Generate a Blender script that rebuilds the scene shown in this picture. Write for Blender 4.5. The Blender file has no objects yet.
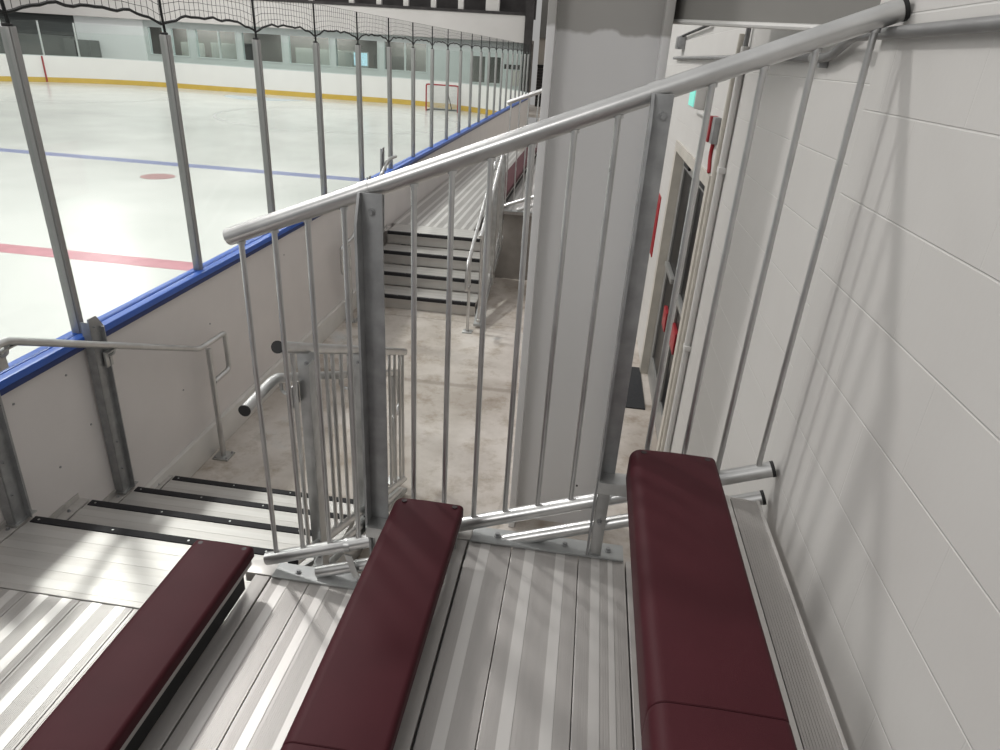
import bpy, bmesh, math, random
from mathutils import Vector, Matrix
random.seed(7)
C = bpy.context.scene.collection
H = 2.632                      # camera height above the concrete floor; heights below are given from eye level
YM = 4.99                      # the far bleacher mirrors the near one about this line

# ------------------------------------------------------------------ materials
def new_mat(name):
    m = bpy.data.materials.new(name); m.use_nodes = True
    nt = m.node_tree
    return m, nt, nt.nodes, nt.links, nt.nodes['Principled BSDF']

def mat(name, col, rough=.5, metal=0., var=0., vscale=8., bump=0., bscale=60., col2=None, spec=None, stretch=None, rvar=0.):
    m, nt, N, L, b = new_mat(name)
    b.inputs['Base Color'].default_value = (*col, 1); b.inputs['Roughness'].default_value = rough
    b.inputs['Metallic'].default_value = metal
    if spec is not None: b.inputs['Specular IOR Level'].default_value = spec
    tc = N.new('ShaderNodeTexCoord'); src = tc.outputs['Object']
    if stretch:
        mp = N.new('ShaderNodeMapping'); mp.inputs['Scale'].default_value = stretch
        L.new(src, mp.inputs['Vector']); src = mp.outputs['Vector']
    if var or col2:
        n = N.new('ShaderNodeTexNoise'); n.inputs['Scale'].default_value = vscale; n.inputs['Detail'].default_value = 6
        L.new(src, n.inputs['Vector'])
        r = N.new('ShaderNodeValToRGB'); r.color_ramp.elements[0].position = .3; r.color_ramp.elements[1].position = .7
        c2 = col2 or tuple(c*(1-var) for c in col)
        r.color_ramp.elements[0].color = (*c2, 1); r.color_ramp.elements[1].color = (*col, 1)
        L.new(n.outputs['Fac'], r.inputs['Fac']); L.new(r.outputs['Color'], b.inputs['Base Color'])
        if rvar:
            q = N.new('ShaderNodeMapRange'); q.inputs['To Min'].default_value = rough - rvar; q.inputs['To Max'].default_value = rough + rvar
            L.new(n.outputs['Fac'], q.inputs['Value']); L.new(q.outputs['Result'], b.inputs['Roughness'])
    if bump:
        n2 = N.new('ShaderNodeTexNoise'); n2.inputs['Scale'].default_value = bscale; n2.inputs['Detail'].default_value = 4
        L.new(src, n2.inputs['Vector'])
        bp = N.new('ShaderNodeBump'); bp.inputs['Strength'].default_value = bump; bp.inputs['Distance'].default_value = .004
        L.new(n2.outputs['Fac'], bp.inputs['Height']); L.new(bp.outputs['Normal'], b.inputs['Normal'])
    return m

M = {}
M['galv'] = mat('galvanised_steel', (.54, .545, .54), .38, .9, var=.28, vscale=14, bump=.08, bscale=40, rvar=.08)
M['galv_pipe'] = mat('galvanised_pipe', (.64, .64, .635), .31, .92, var=.2, vscale=9, rvar=.07)
M['galv_plate'] = mat('galvanised_plate', (.42, .43, .43), .52, .6, var=.2, vscale=12, bump=.06, bscale=30)
M['galv_dull'] = mat('dull_galvanised_steel', (.38, .385, .39), .5, .7, var=.25, vscale=20, bump=.1, bscale=50)
M['alu'] = mat('mill_aluminium', (.49, .468, .452), .43, .45, var=.10, vscale=5, stretch=(9, 1, 1), rvar=.06)
M['alu_strip'] = mat('smooth_aluminium_strip', (.66, .64, .62), .38, .45, var=.05, vscale=6, stretch=(6, 1, 1))
M['alu_x'] = mat('mill_aluminium_cross', (.54, .52, .497), .40, .45, var=.12, vscale=5, stretch=(1, 9, 1), rvar=.06)
M['alu_x_strip'] = mat('smooth_aluminium_cross', (.57, .552, .53), .40, .45, var=.08, vscale=6, stretch=(1, 6, 1))
M['black'] = mat('black_rubber_and_shade', (.012, .012, .013), .6, var=.3, vscale=30)
M['nosing'] = mat('black_grip_strip', (.016, .015, .018), .75, var=.4, vscale=60, bump=.2, bscale=300)
M['maroon'] = mat('maroon_vinyl', (.060, .013, .018), .55, var=.14, vscale=7, bump=.08, bscale=420, spec=.14)
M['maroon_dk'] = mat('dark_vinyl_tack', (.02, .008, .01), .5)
M['board'] = mat('board_panel', (.68, .645, .63), .45, var=.06, vscale=3, bump=.02, bscale=6)
M['kick_white'] = mat('white_kick_trim', (.66, .64, .61), .5, var=.1, vscale=5)
M['blue'] = mat('blue_cap', (.035, .12, .50), .35, var=.12, vscale=6)
M['blue_dk'] = mat('blue_cap_edge', (.012, .03, .13), .4)
M['white_pl'] = mat('white_boards', (.80, .79, .77), .3, var=.04, vscale=2)
M['yellow'] = mat('yellow_kick_plate', (.62, .42, .07), .4, var=.1, vscale=3)
M['postgrey'] = mat('grey_post', (.34, .335, .33), .42, .5, var=.1, vscale=6)
M['postwhite'] = mat('pale_post', (.62, .63, .63), .4, .2)
M['netblack'] = mat('black_net_cord', (.012, .013, .013), .8)
M['net'] = mat('net_cord', (.03, .035, .034), .8)
M['paint_white'] = mat('white_paint', (.60, .59, .575), .5, var=.05, vscale=4, bump=.04, bscale=25)
M['greyceil'] = mat('grey_paint_soffit', (.20, .193, .18), .7, var=.1, vscale=3)
M['cream'] = mat('cream_frame_paint', (.54, .51, .455), .45, var=.15, vscale=9)
M['doorgrey'] = mat('grey_door_stile', (.36, .36, .35), .35, .4, var=.1, vscale=9)
M['darkglass'] = mat('dark_door_glass', (.008, .008, .009), .3, spec=.15)
M['red'] = mat('red_paint', (.33, .012, .02), .4, var=.1, vscale=10)
M['red_line'] = mat('red_line_paint', (.54, .24, .28), .3, var=.2, vscale=6)
M['dot'] = mat('faded_dot_paint', (.44, .25, .25), .3, var=.3, vscale=8)
M['blue_line'] = mat('blue_line_paint', (.22, .25, .43), .3, var=.2, vscale=6)
M['grey_line'] = mat('faint_ring_paint', (.55, .54, .55), .3)
M['crease'] = mat('pale_blue_crease', (.50, .58, .64), .3)
M['mat'] = mat('charcoal_mat', (.035, .036, .040), .9, var=.4, vscale=60, bump=.4, bscale=200)
M['wallblue'] = mat('pale_blue_grey_wall', (.60, .65, .645), .5, var=.06, vscale=1.5)
M['wallglow'] = mat('wall_light_glow', (.87, .90, .905), .35, var=.06, vscale=1.)
M['fascia'] = mat('white_fascia', (.66, .64, .62), .6, var=.08, vscale=.6)
M['darkwall'] = mat('dark_slats', (.085, .095, .095), .7, var=.5, vscale=2, stretch=(.3, 1, 14))
M['darkband'] = mat('dark_mezzanine', (.055, .05, .05), .8, var=.5, vscale=2)
M['greygreen'] = mat('grey_green_panel', (.16, .175, .165), .5, var=.2, vscale=2)
M['beige'] = mat('beige_wall', (.45, .41, .36), .7, var=.08, vscale=1)
M['room'] = mat('lobby_room_wall', (.26, .235, .22), .7, var=.25, vscale=.5)
M['roomlight'] = mat('lobby_white_panel', (.58, .56, .52), .6)
M['orange'] = mat('orange_board', (.50, .25, .10), .6, var=.3, vscale=3)
M['netwhite'] = mat('white_goal_netting', (.66, .66, .66), .8)
M['skirt'] = mat('brown_grey_panel', (.30, .275, .25), .7, var=.3, vscale=4)
M['cable'] = mat('grey_conduit', (.25, .25, .25), .45, .5, var=.2, vscale=10)

def glass_mat(name, tint, refl=.025):
    m, nt, N, L, b = new_mat(name); N.remove(b)
    out = N['Material Output']
    t = N.new('ShaderNodeBsdfTransparent'); t.inputs['Color'].default_value = (*tint, 1)
    g = N.new('ShaderNodeBsdfGlossy'); g.inputs['Roughness'].default_value = .03
    mx = N.new('ShaderNodeMixShader'); mx.inputs['Fac'].default_value = refl
    L.new(t.outputs['BSDF'], mx.inputs[1]); L.new(g.outputs['BSDF'], mx.inputs[2])
    L.new(mx.outputs['Shader'], out.inputs['Surface'])
    return m
M['glass'] = glass_mat('clear_rink_glass', (.965, .985, .975))
M['winglass'] = glass_mat('window_glass', (.80, .84, .84))

def emit_mat(name, col, s):
    m, nt, N, L, b = new_mat(name)
    b.inputs['Base Color'].default_value = (*col, 1); b.inputs['Emission Color'].default_value = (*col, 1)
    b.inputs['Emission Strength'].default_value = s
    return m
M['exit'] = emit_mat('lit_green_sign', (.16, .52, .44), .75)
M['screen'] = emit_mat('lit_lobby_screen', (.62, .86, .98), .9)

def block_mat(name, zoff, yoff):
    m, nt, N, L, b = new_mat(name)
    b.inputs['Roughness'].default_value = .55
    geo = N.new('ShaderNodeNewGeometry')
    sp = N.new('ShaderNodeSeparateXYZ'); L.new(geo.outputs['Position'], sp.inputs['Vector'])
    ay = N.new('ShaderNodeMath'); ay.operation = 'ADD'; ay.inputs[1].default_value = yoff; L.new(sp.outputs['Y'], ay.inputs[0])
    az = N.new('ShaderNodeMath'); az.operation = 'ADD'; az.inputs[1].default_value = zoff; L.new(sp.outputs['Z'], az.inputs[0])
    cb = N.new('ShaderNodeCombineXYZ'); L.new(ay.outputs[0], cb.inputs['X']); L.new(az.outputs[0], cb.inputs['Y'])
    br = N.new('ShaderNodeTexBrick'); L.new(cb.outputs[0], br.inputs['Vector'])
    br.inputs['Scale'].default_value = 1; br.inputs['Brick Width'].default_value = .4064; br.inputs['Row Height'].default_value = .2032
    br.inputs['Mortar Size'].default_value = .0022; br.inputs['Mortar Smooth'].default_value = .6; br.offset = .5
    # vertical joints are nearly filled with paint: a second brick pattern with very wide units gives the bed joints alone
    b2 = N.new('ShaderNodeTexBrick'); L.new(cb.outputs[0], b2.inputs['Vector'])
    b2.inputs['Scale'].default_value = 1; b2.inputs['Brick Width'].default_value = 400; b2.inputs['Row Height'].default_value = .2032
    b2.inputs['Mortar Size'].default_value = .0026; b2.inputs['Mortar Smooth'].default_value = .5; b2.offset = .37
    n = N.new('ShaderNodeTexNoise'); n.inputs['Scale'].default_value = 3; n.inputs['Detail'].default_value = 5; L.new(geo.outputs['Position'], n.inputs['Vector'])
    r = N.new('ShaderNodeValToRGB'); r.color_ramp.elements[0].color = (.545, .530, .510, 1); r.color_ramp.elements[1].color = (.60, .588, .570, 1)
    L.new(n.outputs['Fac'], r.inputs['Fac'])
    mx = N.new('ShaderNodeMixRGB'); L.new(b2.outputs['Fac'], mx.inputs['Fac']); L.new(r.outputs['Color'], mx.inputs[1]); mx.inputs[2].default_value = (.64, .63, .61, 1)
    L.new(mx.outputs['Color'], b.inputs['Base Color'])
    n2 = N.new('ShaderNodeTexNoise'); n2.inputs['Scale'].default_value = 55; n2.inputs['Detail'].default_value = 6; L.new(geo.outputs['Position'], n2.inputs['Vector'])
    hs = N.new('ShaderNodeMath'); hs.operation = 'MULTIPLY'; hs.inputs[1].default_value = .12; L.new(n2.outputs['Fac'], hs.inputs[0])
    s1 = N.new('ShaderNodeMath'); s1.operation = 'MULTIPLY'; s1.inputs[1].default_value = .18; L.new(br.outputs['Fac'], s1.inputs[0])
    s2 = N.new('ShaderNodeMath'); s2.operation = 'SUBTRACT'; L.new(hs.outputs[0], s2.inputs[0]); L.new(s1.outputs[0], s2.inputs[1])
    s3 = N.new('ShaderNodeMath'); s3.operation = 'SUBTRACT'; L.new(s2.outputs[0], s3.inputs[0]); L.new(b2.outputs['Fac'], s3.inputs[1])
    bp = N.new('ShaderNodeBump'); bp.inputs['Strength'].default_value = .55; bp.inputs['Distance'].default_value = .004
    L.new(s3.outputs[0], bp.inputs['Height']); L.new(bp.outputs['Normal'], b.inputs['Normal'])
    return m
M['block'] = block_mat('painted_block_wall', 10*.2032 - (H - .2813) % .2032, .05)
M['block2'] = block_mat('painted_block_wall_recessed', 10*.2032 - (H - .0218) % .2032, .16)

def concrete_mat():
    m, nt, N, L, b = new_mat('worn_concrete')
    tc = N.new('ShaderNodeTexCoord')
    n1 = N.new('ShaderNodeTexNoise'); n1.inputs['Scale'].default_value = 1.1; n1.inputs['Detail'].default_value = 8; n1.inputs['Roughness'].default_value = .62
    n2 = N.new('ShaderNodeTexNoise'); n2.inputs['Scale'].default_value = 5; n2.inputs['Detail'].default_value = 10; n2.inputs['Roughness'].default_value = .7
    L.new(tc.outputs['Object'], n1.inputs['Vector']); L.new(tc.outputs['Object'], n2.inputs['Vector'])
    r = N.new('ShaderNodeValToRGB'); e = r.color_ramp.elements
    e[0].position = .36; e[0].color = (.37, .325, .285, 1); e[1].position = .62; e[1].color = (.60, .555, .515, 1)
    x = e.new(.70); x.color = (.54, .54, .53, 1)
    L.new(n1.outputs['Fac'], r.inputs['Fac'])
    r2 = N.new('ShaderNodeValToRGB'); r2.color_ramp.elements[0].position = .33; r2.color_ramp.elements[0].color = (.62, .56, .48, 1)
    r2.color_ramp.elements[1].position = .50; r2.color_ramp.elements[1].color = (1, 1, 1, 1)
    L.new(n2.outputs['Fac'], r2.inputs['Fac'])
    mx = N.new('ShaderNodeMixRGB'); mx.blend_type = 'MULTIPLY'; mx.inputs['Fac'].default_value = .8
    L.new(r.outputs['Color'], mx.inputs[1]); L.new(r2.outputs['Color'], mx.inputs[2]); L.new(mx.outputs['Color'], b.inputs['Base Color'])
    prev = mx.outputs['Color']
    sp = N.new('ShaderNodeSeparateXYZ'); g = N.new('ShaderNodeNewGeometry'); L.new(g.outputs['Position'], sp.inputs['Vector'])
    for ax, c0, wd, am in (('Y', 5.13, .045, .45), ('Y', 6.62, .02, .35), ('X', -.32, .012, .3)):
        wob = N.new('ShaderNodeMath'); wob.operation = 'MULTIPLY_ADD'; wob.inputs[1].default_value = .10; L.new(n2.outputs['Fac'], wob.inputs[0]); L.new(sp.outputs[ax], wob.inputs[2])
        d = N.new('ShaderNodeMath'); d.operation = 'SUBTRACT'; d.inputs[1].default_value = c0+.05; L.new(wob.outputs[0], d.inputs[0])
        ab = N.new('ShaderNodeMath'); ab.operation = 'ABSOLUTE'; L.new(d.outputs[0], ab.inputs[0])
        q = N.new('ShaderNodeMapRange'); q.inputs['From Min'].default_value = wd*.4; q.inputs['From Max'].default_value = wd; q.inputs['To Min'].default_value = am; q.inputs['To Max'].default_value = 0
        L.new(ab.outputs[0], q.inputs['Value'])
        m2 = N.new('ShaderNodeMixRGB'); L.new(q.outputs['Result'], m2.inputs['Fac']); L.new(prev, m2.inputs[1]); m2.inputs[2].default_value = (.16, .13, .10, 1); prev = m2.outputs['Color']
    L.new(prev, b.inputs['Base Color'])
    b.inputs['Roughness'].default_value = .6
    bp = N.new('ShaderNodeBump'); bp.inputs['Strength'].default_value = .15; bp.inputs['Distance'].default_value = .01
    L.new(n2.outputs['Fac'], bp.inputs['Height']); L.new(bp.outputs['Normal'], b.inputs['Normal'])
    return m
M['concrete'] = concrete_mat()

def ice_mat():
    m, nt, N, L, b = new_mat('white_ice')
    tc = N.new('ShaderNodeTexCoord')
    n1 = N.new('ShaderNodeTexNoise'); n1.inputs['Scale'].default_value = .35; n1.inputs['Detail'].default_value = 5; L.new(tc.outputs['Object'], n1.inputs['Vector'])
    r = N.new('ShaderNodeValToRGB'); r.color_ramp.elements[0].color = (.58, .595, .57, 1); r.color_ramp.elements[1].color = (.67, .678, .655, 1)
    r.color_ramp.elements[0].position = .3; r.color_ramp.elements[1].position = .7
    L.new(n1.outputs['Fac'], r.inputs['Fac']); L.new(r.outputs['Color'], b.inputs['Base Color'])
    q = N.new('ShaderNodeMapRange'); q.inputs['To Min'].default_value = .12; q.inputs['To Max'].default_value = .30; L.new(n1.outputs['Fac'], q.inputs['Value'])
    L.new(q.outputs['Result'], b.inputs['Roughness']); b.inputs['Specular IOR Level'].default_value = .5
    return m
M['ice'] = ice_mat()

def column_mat():
    m, nt, N, L, b = new_mat('column_paint_over_primer')
    geo = N.new('ShaderNodeNewGeometry'); sp = N.new('ShaderNodeSeparateXYZ'); L.new(geo.outputs['Position'], sp.inputs['Vector'])
    n = N.new('ShaderNodeTexNoise'); n.inputs['Scale'].default_value = 9; L.new(geo.outputs['Position'], n.inputs['Vector'])
    k = N.new('ShaderNodeMath'); k.operation = 'MULTIPLY'; k.inputs[1].default_value = .07; L.new(n.outputs['Fac'], k.inputs[0])
    a = N.new('ShaderNodeMath'); a.operation = 'ADD'; L.new(sp.outputs['Z'], a.inputs[0]); L.new(k.outputs[0], a.inputs[1])
    g = N.new('ShaderNodeMapRange'); g.inputs['From Min'].default_value = H + .135; g.inputs['From Max'].default_value = H + .15; L.new(a.outputs[0], g.inputs['Value'])
    mx = N.new('ShaderNodeMixRGB'); mx.inputs[1].default_value = (.66, .655, .655, 1); mx.inputs[2].default_value = (.36, .35, .335, 1)
    L.new(g.outputs['Result'], mx.inputs['Fac']); L.new(mx.outputs['Color'], b.inputs['Base Color'])
    b.inputs['Roughness'].default_value = .5
    return m
M['column'] = column_mat()

# ------------------------------------------------------------------ mesh builder
class MB:
    """Collects shapes in eye-level coordinates (x right, y ahead, z from the eye)."""
    def __init__(s, ymap=None): s.bm = bmesh.new(); s.ymap = ymap; s.mi = 0
    def _take(s, t):
        for f in t.faces: f.material_index = s.mi
        me = bpy.data.meshes.new('tmp'); t.to_mesh(me); t.free(); s.bm.from_mesh(me); bpy.data.meshes.remove(me)
    def m(s, i): s.mi = i; return s
    def box(s, x0, x1, y0, y1, z0, z1, bev=0, seg=2):
        t = bmesh.new(); bmesh.ops.create_cube(t, size=1)
        for v in t.verts:
            v.co = Vector((x0 + (v.co.x+.5)*(x1-x0), y0 + (v.co.y+.5)*(y1-y0), z0 + (v.co.z+.5)*(z1-z0)))
        if bev: bmesh.ops.bevel(t, geom=t.edges[:], offset=bev, segments=seg, affect='EDGES', profile=.6)
        s._take(t); return s
    def prism(s, pts, axis, a0, a1, bev=0):
        """polygon pts in the two other axes, extruded along axis"""
        t = bmesh.new()
        def P(u, v, w):
            return {'x': (w, u, v), 'y': (u, w, v), 'z': (u, v, w)}[axis]
        A = [t.verts.new(P(u, v, a0)) for u, v in pts]; B = [t.verts.new(P(u, v, a1)) for u, v in pts]
        t.faces.new(A); t.faces.new(B[::-1]); n = len(pts)
        for i in range(n): t.faces.new((A[i], B[i], B[(i+1) % n], A[(i+1) % n]))
        bmesh.ops.recalc_face_normals(t, faces=t.faces[:])
        if bev: bmesh.ops.bevel(t, geom=t.edges[:], offset=bev, segments=2, affect='EDGES')
        s._take(t); return s
    def tube(s, path, r, n=12, caps=True, closed=False):
        t = bmesh.new(); P = [Vector(p) for p in path]; K = len(P); rings = []; up = None
        for i in range(K):
            if closed: d = (P[(i+1) % K]-P[i]).normalized() + (P[i]-P[i-1]).normalized()
            elif i == 0: d = P[1]-P[0]
            elif i == K-1: d = P[-1]-P[-2]
            else: d = (P[i+1]-P[i]).normalized() + (P[i]-P[i-1]).normalized()
            d.normalize()
            if up is None:
                a = Vector((0, 0, 1)) if abs(d.z) < .9 else Vector((1, 0, 0)); up = (a - d*a.dot(d)).normalized()
            else: up = (up - d*up.dot(d)).normalized()
            sd = d.cross(up); k = 1.
            if 0 < i < K-1 or closed:
                c = (P[i]-P[i-1]).normalized().dot(d); k = 1/max(c, .5)
            rings.append([t.verts.new(P[i] + (up*math.cos(2*math.pi*j/n) + sd*math.sin(2*math.pi*j/n))*r*(k if False else 1)) for j in range(n)])
        for i in range(K if closed else K-1):
            a, b = rings[i], rings[(i+1) % K]
            for j in range(n): t.faces.new((a[j], a[(j+1) % n], b[(j+1) % n], b[j]))
        if caps and not closed: t.faces.new(rings[0][::-1]); t.faces.new(rings[-1])
        bmesh.ops.recalc_face_normals(t, faces=t.faces[:])
        s._take(t); return s
    def disc(s, c, d, r, h, n=14):
        c = Vector(c); d = Vector(d).normalized(); return s.tube([c, c + d*h], r, n)
    def build(s, name, mats, parent=None, smooth=True, origin=None):
        bm = s.bm
        if s.ymap:
            for v in bm.verts: v.co.y = s.ymap(v.co.y)
            bmesh.ops.reverse_faces(bm, faces=bm.faces[:])
        for v in bm.verts: v.co.z += H
        if parent is not None: o0 = tot(parent)
        elif origin is not None: o0 = Vector((origin[0], origin[1], origin[2] + H))
        else:
            xs = [v.co.x for v in bm.verts]; ys = [v.co.y for v in bm.verts]; zs = [v.co.z for v in bm.verts]
            o0 = Vector(((min(xs)+max(xs))/2, (min(ys)+max(ys))/2, min(zs)))
        for v in bm.verts: v.co -= o0
        me = bpy.data.meshes.new(name); bm.to_mesh(me); bm.free()
        for k in (mats if isinstance(mats, (list, tuple)) else [mats]): me.materials.append(M[k])
        if smooth:
            me.polygons.foreach_set('use_smooth', [True]*len(me.polygons)); me.set_sharp_from_angle(angle=math.radians(38))
        o = bpy.data.objects.new(name, me); C.objects.link(o)
        if parent is not None: o.parent = parent
        else: o.location = o0
        return o
def tot(o):
    v = Vector(o.location)
    while o.parent: o = o.parent; v = v + Vector(o.location)
    return v
def fillet(path, rad, n=5):
    P = [Vector(p) for p in path]; out = [P[0]]
    for i in range(1, len(P)-1):
        a = (P[i-1]-P[i]); b = (P[i+1]-P[i]); r = min(rad, a.length*.45, b.length*.45)
        A = P[i]+a.normalized()*r; B = P[i]+b.normalized()*r
        for k in range(n+1):
            u = k/n; out.append(A*(1-u)**2 + P[i]*2*u*(1-u) + B*u*u)
    out.append(P[-1]); return out
def thing(name, label, cat, loc, group=None):
    o = bpy.data.objects.new(name, None); o.empty_display_size = .1; C.objects.link(o)
    o.location = (loc[0], loc[1], loc[2] + H); o['label'] = label; o['category'] = cat
    if group: o['group'] = group
    return o
def tag(o, label, cat, group=None, kind=None):
    o['label'] = label; o['category'] = cat
    if group: o['group'] = group
    if kind: o['kind'] = kind
    return o
def struct(o, label=None, cat=None):
    o['kind'] = 'structure'
    if label: o['label'] = label
    if cat: o['category'] = cat
    return o
def part(o, label): o['label'] = label; return o
def dup(root, delta, label=None):
    r = root.copy(); C.objects.link(r); r.location = Vector(root.location) + Vector(delta)
    if label: r['label'] = label
    for ch in list(root.children):
        c = ch.copy(); C.objects.link(c); c.parent = r
        for g in list(ch.children):
            d = g.copy(); C.objects.link(d); d.parent = c
    return r
ORD = ['first', 'second', 'third', 'fourth', 'fifth', 'sixth', 'seventh', 'eighth', 'ninth', 'tenth', 'eleventh', 'twelfth', 'thirteenth',
       'fourteenth', 'fifteenth', 'sixteenth', 'seventeenth', 'eighteenth', 'nineteenth', 'twentieth', 'twenty-first', 'twenty-second',
       'twenty-third', 'twenty-fourth', 'twenty-fifth', 'twenty-sixth', 'twenty-seventh', 'twenty-eighth', 'twenty-ninth', 'thirtieth']
FL = -H                         # concrete floor
ICE = -2.55
XB = -2.40                      # outer face of the rink boards
NEAR = None
def FAR(y): return 2*YM - y

# ------------------------------------------------------------------ the setting
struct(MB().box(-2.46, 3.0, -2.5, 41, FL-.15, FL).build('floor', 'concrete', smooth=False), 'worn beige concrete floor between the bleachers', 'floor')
struct(MB().box(.6575, 1.0, -2.5, 1.89, FL, .9, .004).build('wall_right', 'block', smooth=False), 'painted white block wall beside the right bench', 'wall')
def wall_far():
    b = MB()
    b.box(.70, 1.0, 1.89, 4.05, FL, .9).box(.70, 1.0, 5.92, 41, FL, .9).box(.70, 1.0, 4.05, 5.92, -.567, .9)
    return b.build('wall_right', 'block2', smooth=False)
struct(wall_far(), 'recessed white block wall around the dark double door', 'wall')
def bulkhead():
    b = MB(); bm = b.bm
    P = [((.285, 3.46), .172), ((.70, 2.09), .112)]; n = Vector((1.37, .415)).normalized()*.06
    lo = []; hi = []
    for (x, y), z in P: lo += [bm.verts.new((x, y, z)), bm.verts.new((x+n.x, y+n.y, z))]; hi += [bm.verts.new((x, y, .42)), bm.verts.new((x+n.x, y+n.y, .42))]
    for a in ([lo[0], lo[1], lo[3], lo[2]], [hi[0], hi[1], hi[3], hi[2]], [lo[0], lo[2], hi[2], hi[0]], [lo[1], lo[3], hi[3], hi[1]], [lo[0], lo[1], hi[1], hi[0]], [lo[2], lo[3], hi[3], hi[2]]): bm.faces.new(a)
    bmesh.ops.recalc_face_normals(bm, faces=bm.faces[:])
    return b.build('wall_bulkhead', 'greyceil', smooth=False)
struct(bulkhead(), 'grey bulkhead between the column and the block wall', 'wall')
struct(MB().tube([(.287, 3.455, .166), (.698, 2.095, .106)], .010, 8).build('trim_1', 'paint_white'), 'white trim strip under the grey bulkhead', 'trim')

# ice sheet following the boards
def rink_path(ins=0., n=14):
    p = [(-2.46-ins, -3.)]
    for k in range(n+1):
        a = math.pi/2*k/n; p.append((-10.46 + (8-ins)*math.cos(a), 26 + (8-ins)*math.sin(a)))
    for k in range(n+1):
        a = math.pi/2 + math.pi/2*k/n; p.append((-21 + (8-ins)*math.cos(a), 26 + (8-ins)*math.sin(a)))
    p.append((-29+ins, 8.)); return p
ice = MB().prism(rink_path(.01) + [(-28.9, -3.)], 'z', ICE-.08, ICE).build('ice_surface', 'ice', smooth=False, origin=(-15, 15, ICE))
struct(ice, 'white ice sheet of the rink behind the glass', 'ice')
def flat(name, m, x0, x1, y0, y1): return MB().box(x0, x1, y0, y1, ICE, ICE+.002).build(name, m, ice, smooth=False)
part(flat('red_line', 'red_line', -28.9, -2.5, 7.14, 7.46), 'wide faded red centre line')
part(flat('blue_line', 'blue_line', -28.9, -2.5, 13.55, 13.93), 'blue line across the ice')
part(flat('goal_line', 'red_line', -26.6, -5.0, 32.25, 32.30), 'thin red goal line')
def ring(cx, cy, r, w, name, m, n=56):
    t = MB(); bm = t.bm
    o = [bm.verts.new((cx+(r)*math.cos(2*math.pi*k/n), cy+r*math.sin(2*math.pi*k/n), ICE+.002)) for k in range(n)]
    i = [bm.verts.new((cx+(r-w)*math.cos(2*math.pi*k/n), cy+(r-w)*math.sin(2*math.pi*k/n), ICE+.002)) for k in range(n)]
    for k in range(n): bm.faces.new((o[k], o[(k+1) % n], i[(k+1) % n], i[k]))
    return t.build(name, m, ice, smooth=False)
def disc_ice(cx, cy, r, name, m, n=40):
    t = MB(); bm = t.bm; bm.faces.new([bm.verts.new((cx+r*math.cos(2*math.pi*k/n), cy+r*math.sin(2*math.pi*k/n), ICE+.002)) for k in range(n)])
    return t.build(name, m, ice, smooth=False)
ring(-22.0, 27.3, 4.4, .07, 'faceoff_circle', 'grey_line'); ring(-9.2, 25.3, 4.4, .07, 'faceoff_circle', 'grey_line')
disc_ice(-8.25, 12.35, .31, 'faceoff_dot', 'dot'); 
cb = MB(); cb.prism([(-15.3+1.9*math.cos(math.pi*k/16), 32.2-1.9*math.sin(math.pi*k/16)) for k in range(17)], 'z', ICE, ICE+.0015)
cb.build('goal_crease', 'crease', ice, smooth=False)

# ------------------------------------------------------------------ near boards
nb = thing('rink_boards', 'long grey rink boards topped with a blue cap rail', 'rink boards', (XB, 12, FL))
MB().box(XB-.05, XB, -3, 26, FL, -1.44).build('board_panel', 'board', nb, smooth=False)
capb = MB(); capb.box(-2.475, -2.424, -3, 26, -1.40, -1.376, .004).box(-2.422, -2.372, -3, 26, -1.415, -1.378, .006)
cap = part(capb.build('cap_rail', 'blue', nb), 'bright blue cap rail')
part(MB().box(-2.47, -2.372, -3, 26, -1.442, -1.414, .004).build('cap_edge', 'blue_dk', nb), 'dark blue underside of the cap')
part(MB().box(XB, XB+.035, -3, 26, FL, FL+.20, .006).build('kick_trim', 'kick_white', nb), 'white trim along the floor')
for y, z in ((2.3, -1.52), (2.62, -1.53), (3.2, -1.62), (3.9, -1.75), (3.5, -2.05), (2.45, -1.95), (2.7, -1.85), (4.4, -1.55), (5.1, -1.6)):
    MB().disc((XB, y, z), (1, 0, 0), .006, .003, 8).build('screw', 'galv_dull', nb)
# glass posts and panes along the near boards
XG = -2.432; PY = [2.80 + 1.107*k for k in range(21)]
for k, y in enumerate(PY):
    t = thing('glass_post', f'grey glass post on the blue cap, {ORD[k]} from the left', 'post', (XG, y, -1.36), 'posts holding the rink glass')
    MB().box(XG-.022, XG+.022, y-.021, y+.021, -1.379, -.02, .006).build('upright', 'postgrey', t)
    MB().box(XG+.022, XG+.028, y-.015, y+.015, -1.379, -.02, .002).build('clamp_strip', 'postgrey', t)
    MB().box(XG-.015, XG+.015, y-.015, y+.015, -.02, -.008, .003).build('end_cap', 'black', t)
for k in range(-1, len(PY)-1):
    y0 = PY[k] if k >= 0 else PY[0]-1.107; y1 = PY[k+1]
    part(MB().box(XG-.006, XG+.006, y0+.023, y1-.023, -1.376, -.03).build('glass_pane', 'glass', nb, smooth=False), 'clear glass pane')
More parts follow.
